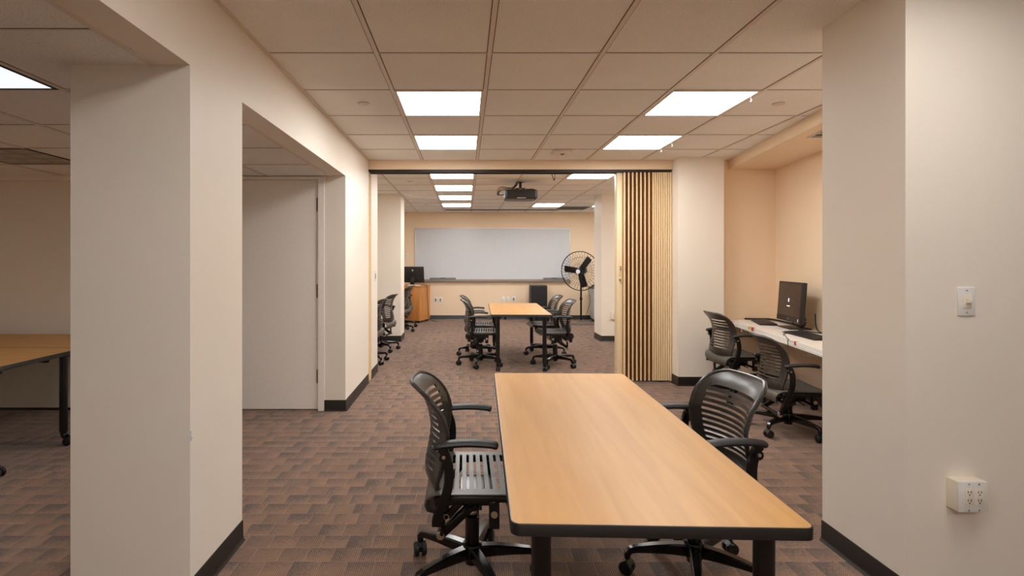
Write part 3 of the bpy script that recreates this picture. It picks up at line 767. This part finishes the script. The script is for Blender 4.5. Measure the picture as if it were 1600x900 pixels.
def all_in_one(label, loc, rz, w_, h_, tilt, back_only=False):
    t = thing('all_in_one_computer', label, 'computer', loc, rz)
    m = Matrix.Rotation(tilt, 3, 'X')
    def slab(a, b, name, mat, par, bev=.004):
        x = MB().box(a, b); x.v = [tuple(m @ Vector(v) + Vector((0, 0, .065))) for v in x.v]; return x.build(name, mat, par, bevel=bev)
    d = slab((-w_/2, -.012, 0), (w_/2, .03, h_), 'display_body', M['pc'], t, .006)
    slab((-w_/2+.018, -.0135, .055), (w_/2-.018, -.0118, h_-.018), 'screen', M['screen'], d, 0)
    slab((-w_/2+.004, -.0130, .004), (w_/2-.004, -.0119, .05), 'chin', M['pc'], d, 0)
    # start-up emblem and the text line under it
    slab((-.010, -.0142, .052+h_*.36), (.0, -.0134, .052+h_*.36+.034), 'emblem', M['glow'], d, 0)
    slab((-.022, -.0142, .052+h_*.37), (-.013, -.0134, .052+h_*.37+.026), 'emblem', M['blue'], d, 0)
    slab((-.036, -.0142, .052+h_*.25), (.024, -.0134, .052+h_*.25+.004), 'text_line', M['glow'], d, 0)
    lg = MB().lathe([(.007, -.0132), (.0095, -.0132), (.0095, -.0118), (.007, -.0118)], (0, 0, .028), n=20, axis='Y'); lg.v = [tuple(m @ Vector(v)+Vector((0, 0, .065))) for v in lg.v]
    lg.build('maker_badge', M['grey'], d)
    slab((w_/2-.05, -.0142, .012), (w_/2-.035, -.0128, .040), 'energy_sticker', M['white'], d, 0)
    lb = MB().lathe([(0, .0295), (.02, .0295), (.02, .0315), (0, .0315)], (0, 0, h_*.78), n=24, axis='Y'); lb.v = [tuple(m @ Vector(v)+Vector((0, 0, .065))) for v in lb.v]
    lb.build('back_badge', M['alum'], d)
    st = MB().sweep(smoothpath([(0, .034, .22), (0, .10, .15), (0, .13, .06), (0, .10, .012)], 5), .09, .022, up=(0, 0, 1))
    st.build('stand', M['pc'], t, bevel=.003)
    MB().box((-.13, -.05, 0), (.13, .15, .012)).build('base', M['pc'], t, bevel=.004)
    return t
lrot = -la
def LP(x, y): m = Matrix.Rotation(lrot, 2); p = m @ Vector((x, y)); return (-.99+p.x, 11.40+p.y)
px, py = LP(-.30, .30)
all_in_one('black all-in-one computer on the lectern, seen from behind', (px, py, LH), PI+R(-6), .50, .36, R(-12))
kx, ky = LP(-.17, .055)
def keyboard(label, loc, rz, mat='key', L=.44, D=.15, name='keyboard'):
    t = thing(name, label, 'keyboard', loc, rz, 'keyboards')
    b = MB(); b.add([(-L/2, -D/2, 0), (L/2, -D/2, 0), (L/2, D/2, 0), (-L/2, D/2, 0), (-L/2, -D/2, .008), (L/2, -D/2, .008), (L/2, D/2, .020), (-L/2, D/2, .020)], [(0,3,2,1),(4,5,6,7),(0,1,5,4),(1,2,6,5),(2,3,7,6),(3,0,4,7)])
    b.build('case', M[mat], t, bevel=.003)
    ks = MB()
    for r_ in range(5):
        for c_ in range(15):
            x = -L/2+.018+c_*(L-.03)/15; y = -D/2+.012+r_*(D-.03)/5; z = .0085+.012*(y+D/2)/D
            ks.box((x, y, z), (x+(L-.03)/15-.004, y+(D-.03)/5-.004, z+.006))
    ks.build('keys', M['pc' if mat == 'key' else 'grid'], t, smooth=False)
    return t
keyboard('white keyboard lying on the lectern below the computer', (kx, ky, LH), lrot, 'white', .30, .10)
pth = [LP(-.14, .40)+(LH+.006,), LP(-.04, .34)+(LH+.008,), LP(.02, .31)+(LH+.006,), LP(.034, .305)+(LH-.03,), LP(.034, .33)+(.55,), LP(.035, .36)+(.30,), LP(.04, .40)+(.08,), LP(.10, .44)+(.012,), LP(.2, .42)+(.006,)]
tag(MB().tube(smoothpath(pth, 6), .0055, 8).build('power_cable', M['slotdark']), 'dark cable hanging down the side of the oak lectern', 'cable')

# ------------------------------------------------------------------ wall desk
dk = thing('computer_desk', 'long white laminate desk along the angled right wall', 'desk', (0, 0, 0))
DZ = .70
MB().prism([WP(.09, .52), WP(3.2, .56), WP(3.2, .002), WP(.012, .002)], DZ-.03, DZ).build('desktop', M['desk'], dk, smooth=False, bevel=.002)
MB().prism([WP(.09, .525), WP(3.2, .565), WP(3.2, .545), WP(.09, .505)], DZ-.048, DZ-.0305).build('front_edge', M['desk'], dk, smooth=False)
for s in (.3, 1.72, 2.9):
    b = MB().prism([WP(s, .46), WP(s+.03, .46), WP(s+.03, .002), WP(s, .002)], DZ-.11, DZ-.0305)
    b.prism([WP(s, .04), WP(s+.03, .04), WP(s+.03, .002), WP(s, .002)], .25, DZ-.0305)
    b.build('bracket', M['wall'], dk, smooth=False)
b = MB().prism([WP(1.70, .30), WP(1.76, .30), WP(1.76, .02), WP(1.70, .02)], 0, DZ-.0305); b.build('support_panel', M['pleat'], dk, smooth=False)
for (s, w_, m_, lab) in ((.78, .05, 'red', 'red sticker on the front edge of the white desk, larger patch'), (.70, .03, 'yellow', 'yellow sticker on the front edge of the white desk'), (1.70, .02, 'red', 'tiny red mark on the white desk edge before the near keyboard')):
    d_ = .525+.04*(s/3.2)
    tag(MB().prism([WP(s, d_+.0015), WP(s+w_, d_+.002), WP(s+w_, d_-.03), WP(s, d_-.03)], DZ+.0002, DZ+.0012).prism([WP(s, d_+.0018), WP(s+w_, d_+.0022), WP(s+w_, d_+.0005), WP(s, d_+.0003)], DZ-.03, DZ+.0008).build('edge_sticker', M[m_], smooth=False), lab, 'sticker', 'stickers on the desk edge')
RW = -PI/2 - SA            # local -y of a thing faces into the room
def wall_at(s, d, z=DZ): p = WP(s, d); return (p[0], p[1], z)
all_in_one('black all-in-one computer on the white desk, start-up emblem on its screen', wall_at(.80, .20), RW, .49, .385, R(-4))
keyboard('black keyboard on the white desk below the computer', wall_at(.39, .27), RW+R(-10), 'key', .46, .16)
keyboard('black keyboard on the white desk nearest the near pillar', wall_at(1.38, .30), RW+R(4), 'key', .50, .17)
def dcable(name, pts, r, lab): tag(MB().tube(smoothpath([wall_at(s, d, DZ+z) for s, d, z in pts], 6), r, 6).build(name, M['slotdark']), lab, 'cable')
dcable('cable_loop', [(.60, .03, .009), (.35, .035, .009), (.12, .06, .009), (.05, .14, .009), (.05, .27, .009), (.08, .34, .012), (.11, .26, .014), (.10, .12, .016), (.22, .075, .018), (.40, .065, .018), (.56, .055, .018)], .009, 'black coiled power cable at the back of the white desk')
dcable('mouse_cable', [(1.22, .40, .004), (1.30, .46, .004), (1.45, .50, .005), (1.55, .54, .006), (1.62, .555, .006), (1.66, .578, -.005), (1.68, .585, -.05)], .003, 'thin dark cable running over the front edge of the desk')
dcable('computer_cable', [(.98, .05, .16), (.99, .05, .06), (1.05, .06, .01), (1.2, .10, .008), (1.1, .16, .008), (1.0, .20, .008)], .006, 'dark cables behind the computer on the white desk')

# ------------------------------------------------------------------ projector
pj = thing('projector', 'black ceiling mounted projector behind the beam', 'projector', (.775, 7.40, CZ))
pz = -.10
b = MB().prism([(-.225, -.15), (-.20, -.17), (.20, -.17), (.228, -.14), (.228, .15), (.20, .17), (-.20, .17), (-.225, .15)], -.262, -.135)
b.build('body', M['pc'], pj, bevel=.018, segs=3)
MB().box((-.19, -.14, -.272), (.18, .15, -.2615)).build('bottom_panel', M['grey'], pj, bevel=.003)
MB().box((.10, -.10, -.136), (.18, -.02, -.118)).build('lamp_hatch', M['pc'], pj, bevel=.004)
MB().cyl((.10, .165, -.18), (.10, .20, -.18), .045).cyl((.10, .20, -.18), (.10, .21, -.18), .036).build('lens', M['screen'], pj)
MB().cyl((.01, .08, 0), (.01, .08, -.095), .02).lathe([(0, -.0052), (.06, -.0052), (.06, -.012), (0, -.012)], (.01, .08, 0)).build('mount_pole', M['black'], pj)
ar = MB()
for (x, y) in ((-.12, -.06), (.12, -.06), (-.10, .12), (.12, .12)): ar.sweep([(.01, .08, -.092), ((x+.01)/2, (y+.08)/2, -.098), (x, y, -.13)], .018, .008, up=(.1, .2, 1))
ar.build('mount_arms', M['black'], pj)
cbm = MB()
for q in (0, 1, 2): cbm.tube(smoothpath([(-.02-.012*q, .08, -.006), (-.05-.012*q, .03, -.06), (-.12-.01*q, -.05, -.12+.01*q), (-.25-.02*q, -.12, -.14+.018*q), (-.31-.012*q, -.15, -.18-.01*q), (-.30, -.15, -.215), (-.235, -.10, -.20)], 5), .005, 6)
cbm.build('cable', M['slotdark'], pj)
MB().box((-.06, -.1715, -.258), (.06, -.169, -.250)).build('label_strip', M['alum'], pj)

# ------------------------------------------------------------------ pedestal fan
fn = thing('pedestal_fan', 'large black pedestal fan with wire guard before the far wall', 'fan', (2.51, 11.38, 0))
MB().lathe([(0, 0), (.30, 0), (.31, .006), (.30, .014), (.16, .035), (.05, .06), (.035, .075), (0, .075)], n=48).build('base', plain('dark_cast_base', (92, 82, 76), .3, spec=.6), fn)
MB().cyl((0, 0, .07), (0, 0, 1.10), .021).lathe([(.021, .50), (.03, .505), (.03, .56), (.021, .565)], n=20).build('pole', M['black'], fn)
hd = bpy.data.objects.new('head', None); COL.objects.link(hd); hd.parent = fn; hd.location = (-.02, 0, 1.135); hd.rotation_euler = (R(4), 0, R(-29+ -3))
Rg = .425; gm = MB()
ycurve = [(0.06, -.125), (.16, -.12), (.30, -.095), (.385, -.05), (Rg, 0)]
for k_ in range(36):
    t = 2*PI*k_/36
    tw = lambda r_: t + .35*(1-r_/Rg)
    gm.tube([(r_*math.cos(tw(r_)), y_, r_*math.sin(tw(r_))) for r_, y_ in ycurve], .0024, 4)
    gm.tube([(r_*math.cos(t+.1), -y_*.9+.01, r_*math.sin(t+.1)) for r_, y_ in ycurve], .0024, 4)
for (r_, y_, q) in ((Rg, 0, .010), (.30, -.095, .0022), (.16, -.12, .0022), (.30, .09, .0022), (.06, -.125, .003)):
    gm.tube([(r_*math.cos(2*PI*i/48), y_, r_*math.sin(2*PI*i/48)) for i in range(48)], q, 6, closed=True)
gm.build('guard', M['black'], hd)
for i, ang in enumerate((52, 172, 284)):
    bl = MB(); vs = []; nr, nc = 8, 6
    for a_ in range(nr):
        r_ = .06+.30*a_/(nr-1); wd = .062+.012*a_/(nr-1)
        if a_ == nr-1: wd *= .86
        for c_ in range(nc):
            s = (c_/(nc-1)-.5)*2*wd
            vs.append((r_, s*.55*(.6+.4*a_/nr)+.012*math.cos(c_/(nc-1)*PI), s))
    m = Matrix.Rotation(-R(ang), 3, 'Y'); vs = [m @ Vector(v) for v in vs]
    bl.add(vs, [(a_*nc+c_, a_*nc+c_+1, (a_+1)*nc+c_+1, (a_+1)*nc+c_) for a_ in range(nr-1) for c_ in range(nc-1)])
    bl.build('blade', M['black'], hd, solid=.004)
MB().lathe([(0, -.05), (.05, -.05), (.065, -.03), (.07, .02), (.06, .04), (0, .04)], n=24, axis='Y').build('hub', M['black'], hd)
MB().lathe([(0, .06), (.075, .06), (.085, .09), (.085, .22), (.06, .26), (0, .265)], n=24, axis='Y').build('motor', M['black'], hd)
bd = MB().lathe([(0, -.132), (.048, -.132), (.05, -.128), (.048, -.124), (0, -.124)], n=28, axis='Y').build('badge', M['blue'], hd)
MB().lathe([(.042, -.134), (.045, -.134), (.045, -.131), (.042, -.131)], n=28, axis='Y').box((-.024, -.1345, -.005), (.024, -.1318, .005)).build('badge_emblem', M['white'], bd)
MB().box((-.02, -.02, 1.06), (.04, .03, 1.16)).build('neck', M['black'], fn, bevel=.006)
tag(MB().tube(smoothpath([(2.58, 11.52, 1.02), (2.66, 11.50, .85), (2.72, 11.5, .6), (2.74, 11.52, .45), (2.70, 11.6, .25), (2.66, 11.7, .05), (2.62, 11.85, .012), (2.5, 12.05, .01)], 6), .005, 6).build('fan_cord', M['slotdark']), 'thin brown cord hanging from the pedestal fan to the floor', 'cord')

# ------------------------------------------------------------------ speaker and bin at the far wall
sk = thing('floor_speaker', 'tall black floor speaker against the whiteboard wall', 'speaker', (1.66, 11.95, 0))
MB().box((-.185, -.15, .02), (.185, .16, .80)).build('cabinet', M['spkside'], sk, bevel=.005)
MB().box((-.178, -.162, .035), (.178, -.1505, .785)).build('grille', M['speaker'], sk, bevel=.004)
MB().box((-.17, -.14, 0), (.17, .15, .02)).build('plinth', M['pc'], sk)
bn = thing('waste_bin', 'pale grey bin with dark top behind the far right column', 'bin', (3.02, 11.78, 0))
b = MB(); zz = [(.06, .17), (.12, .19), (.70, .215), (.74, .22)]
vs = []
for z, h_ in zz: vs += [(x*h_/.22, y*h_/.22, z) for x, y in rrect(.22, .2, .05, 4)]
n = len(rrect(.22, .2, .05, 4))
b.add(vs, [(q*n+j, q*n+(j+1)%n, (q+1)*n+(j+1)%n, (q+1)*n+j) for q in range(3) for j in range(n)] + [tuple(range(n)), tuple(range(3*n, 4*n))])
b.build('tub', M['binwhite'], bn)
MB().prism(rrect(.225, .205, .055, 4), .74, .78).prism(rrect(.16, .15, .05, 4), .78, .82).build('lid', M['grey'], bn, bevel=.006)
MB().prism(rrect(.16, .15, .04, 4), 0, .06).build('foot', M['pc'], bn)

# ------------------------------------------------------------------ desks behind the left wall end
ad = thing('alcove_desk', 'white desk in the left alcove behind the wall end', 'desk', (-1.98, 7.6, 0))
MB().box((-.31, -1.05, .67), (.17, 1.1, .70)).build('desktop', M['desk'], ad, bevel=.003)
for y in (-1.0, 1.05): MB().box((-.28, y-.015, 0), (.10, y+.015, .67)).build('side_panel', M['desk'], ad, smooth=False)

# ------------------------------------------------------------------ world, view
wd = bpy.data.worlds.new('world'); SC.world = wd; wd.use_nodes = True
wd.node_tree.nodes['Background'].inputs[0].default_value = (.9, .85, .8, 1); wd.node_tree.nodes['Background'].inputs[1].default_value = .3
vs_ = SC.view_settings; vs_.view_transform = 'Standard'; vs_.look = 'None'; vs_.exposure = 1.24; vs_.gamma = 1.0; vs_.use_curve_mapping = False
SC.cycles.use_denoising = True
SC.cycles.max_bounces = 12; SC.cycles.diffuse_bounces = 8; SC.cycles.sample_clamp_indirect = 8
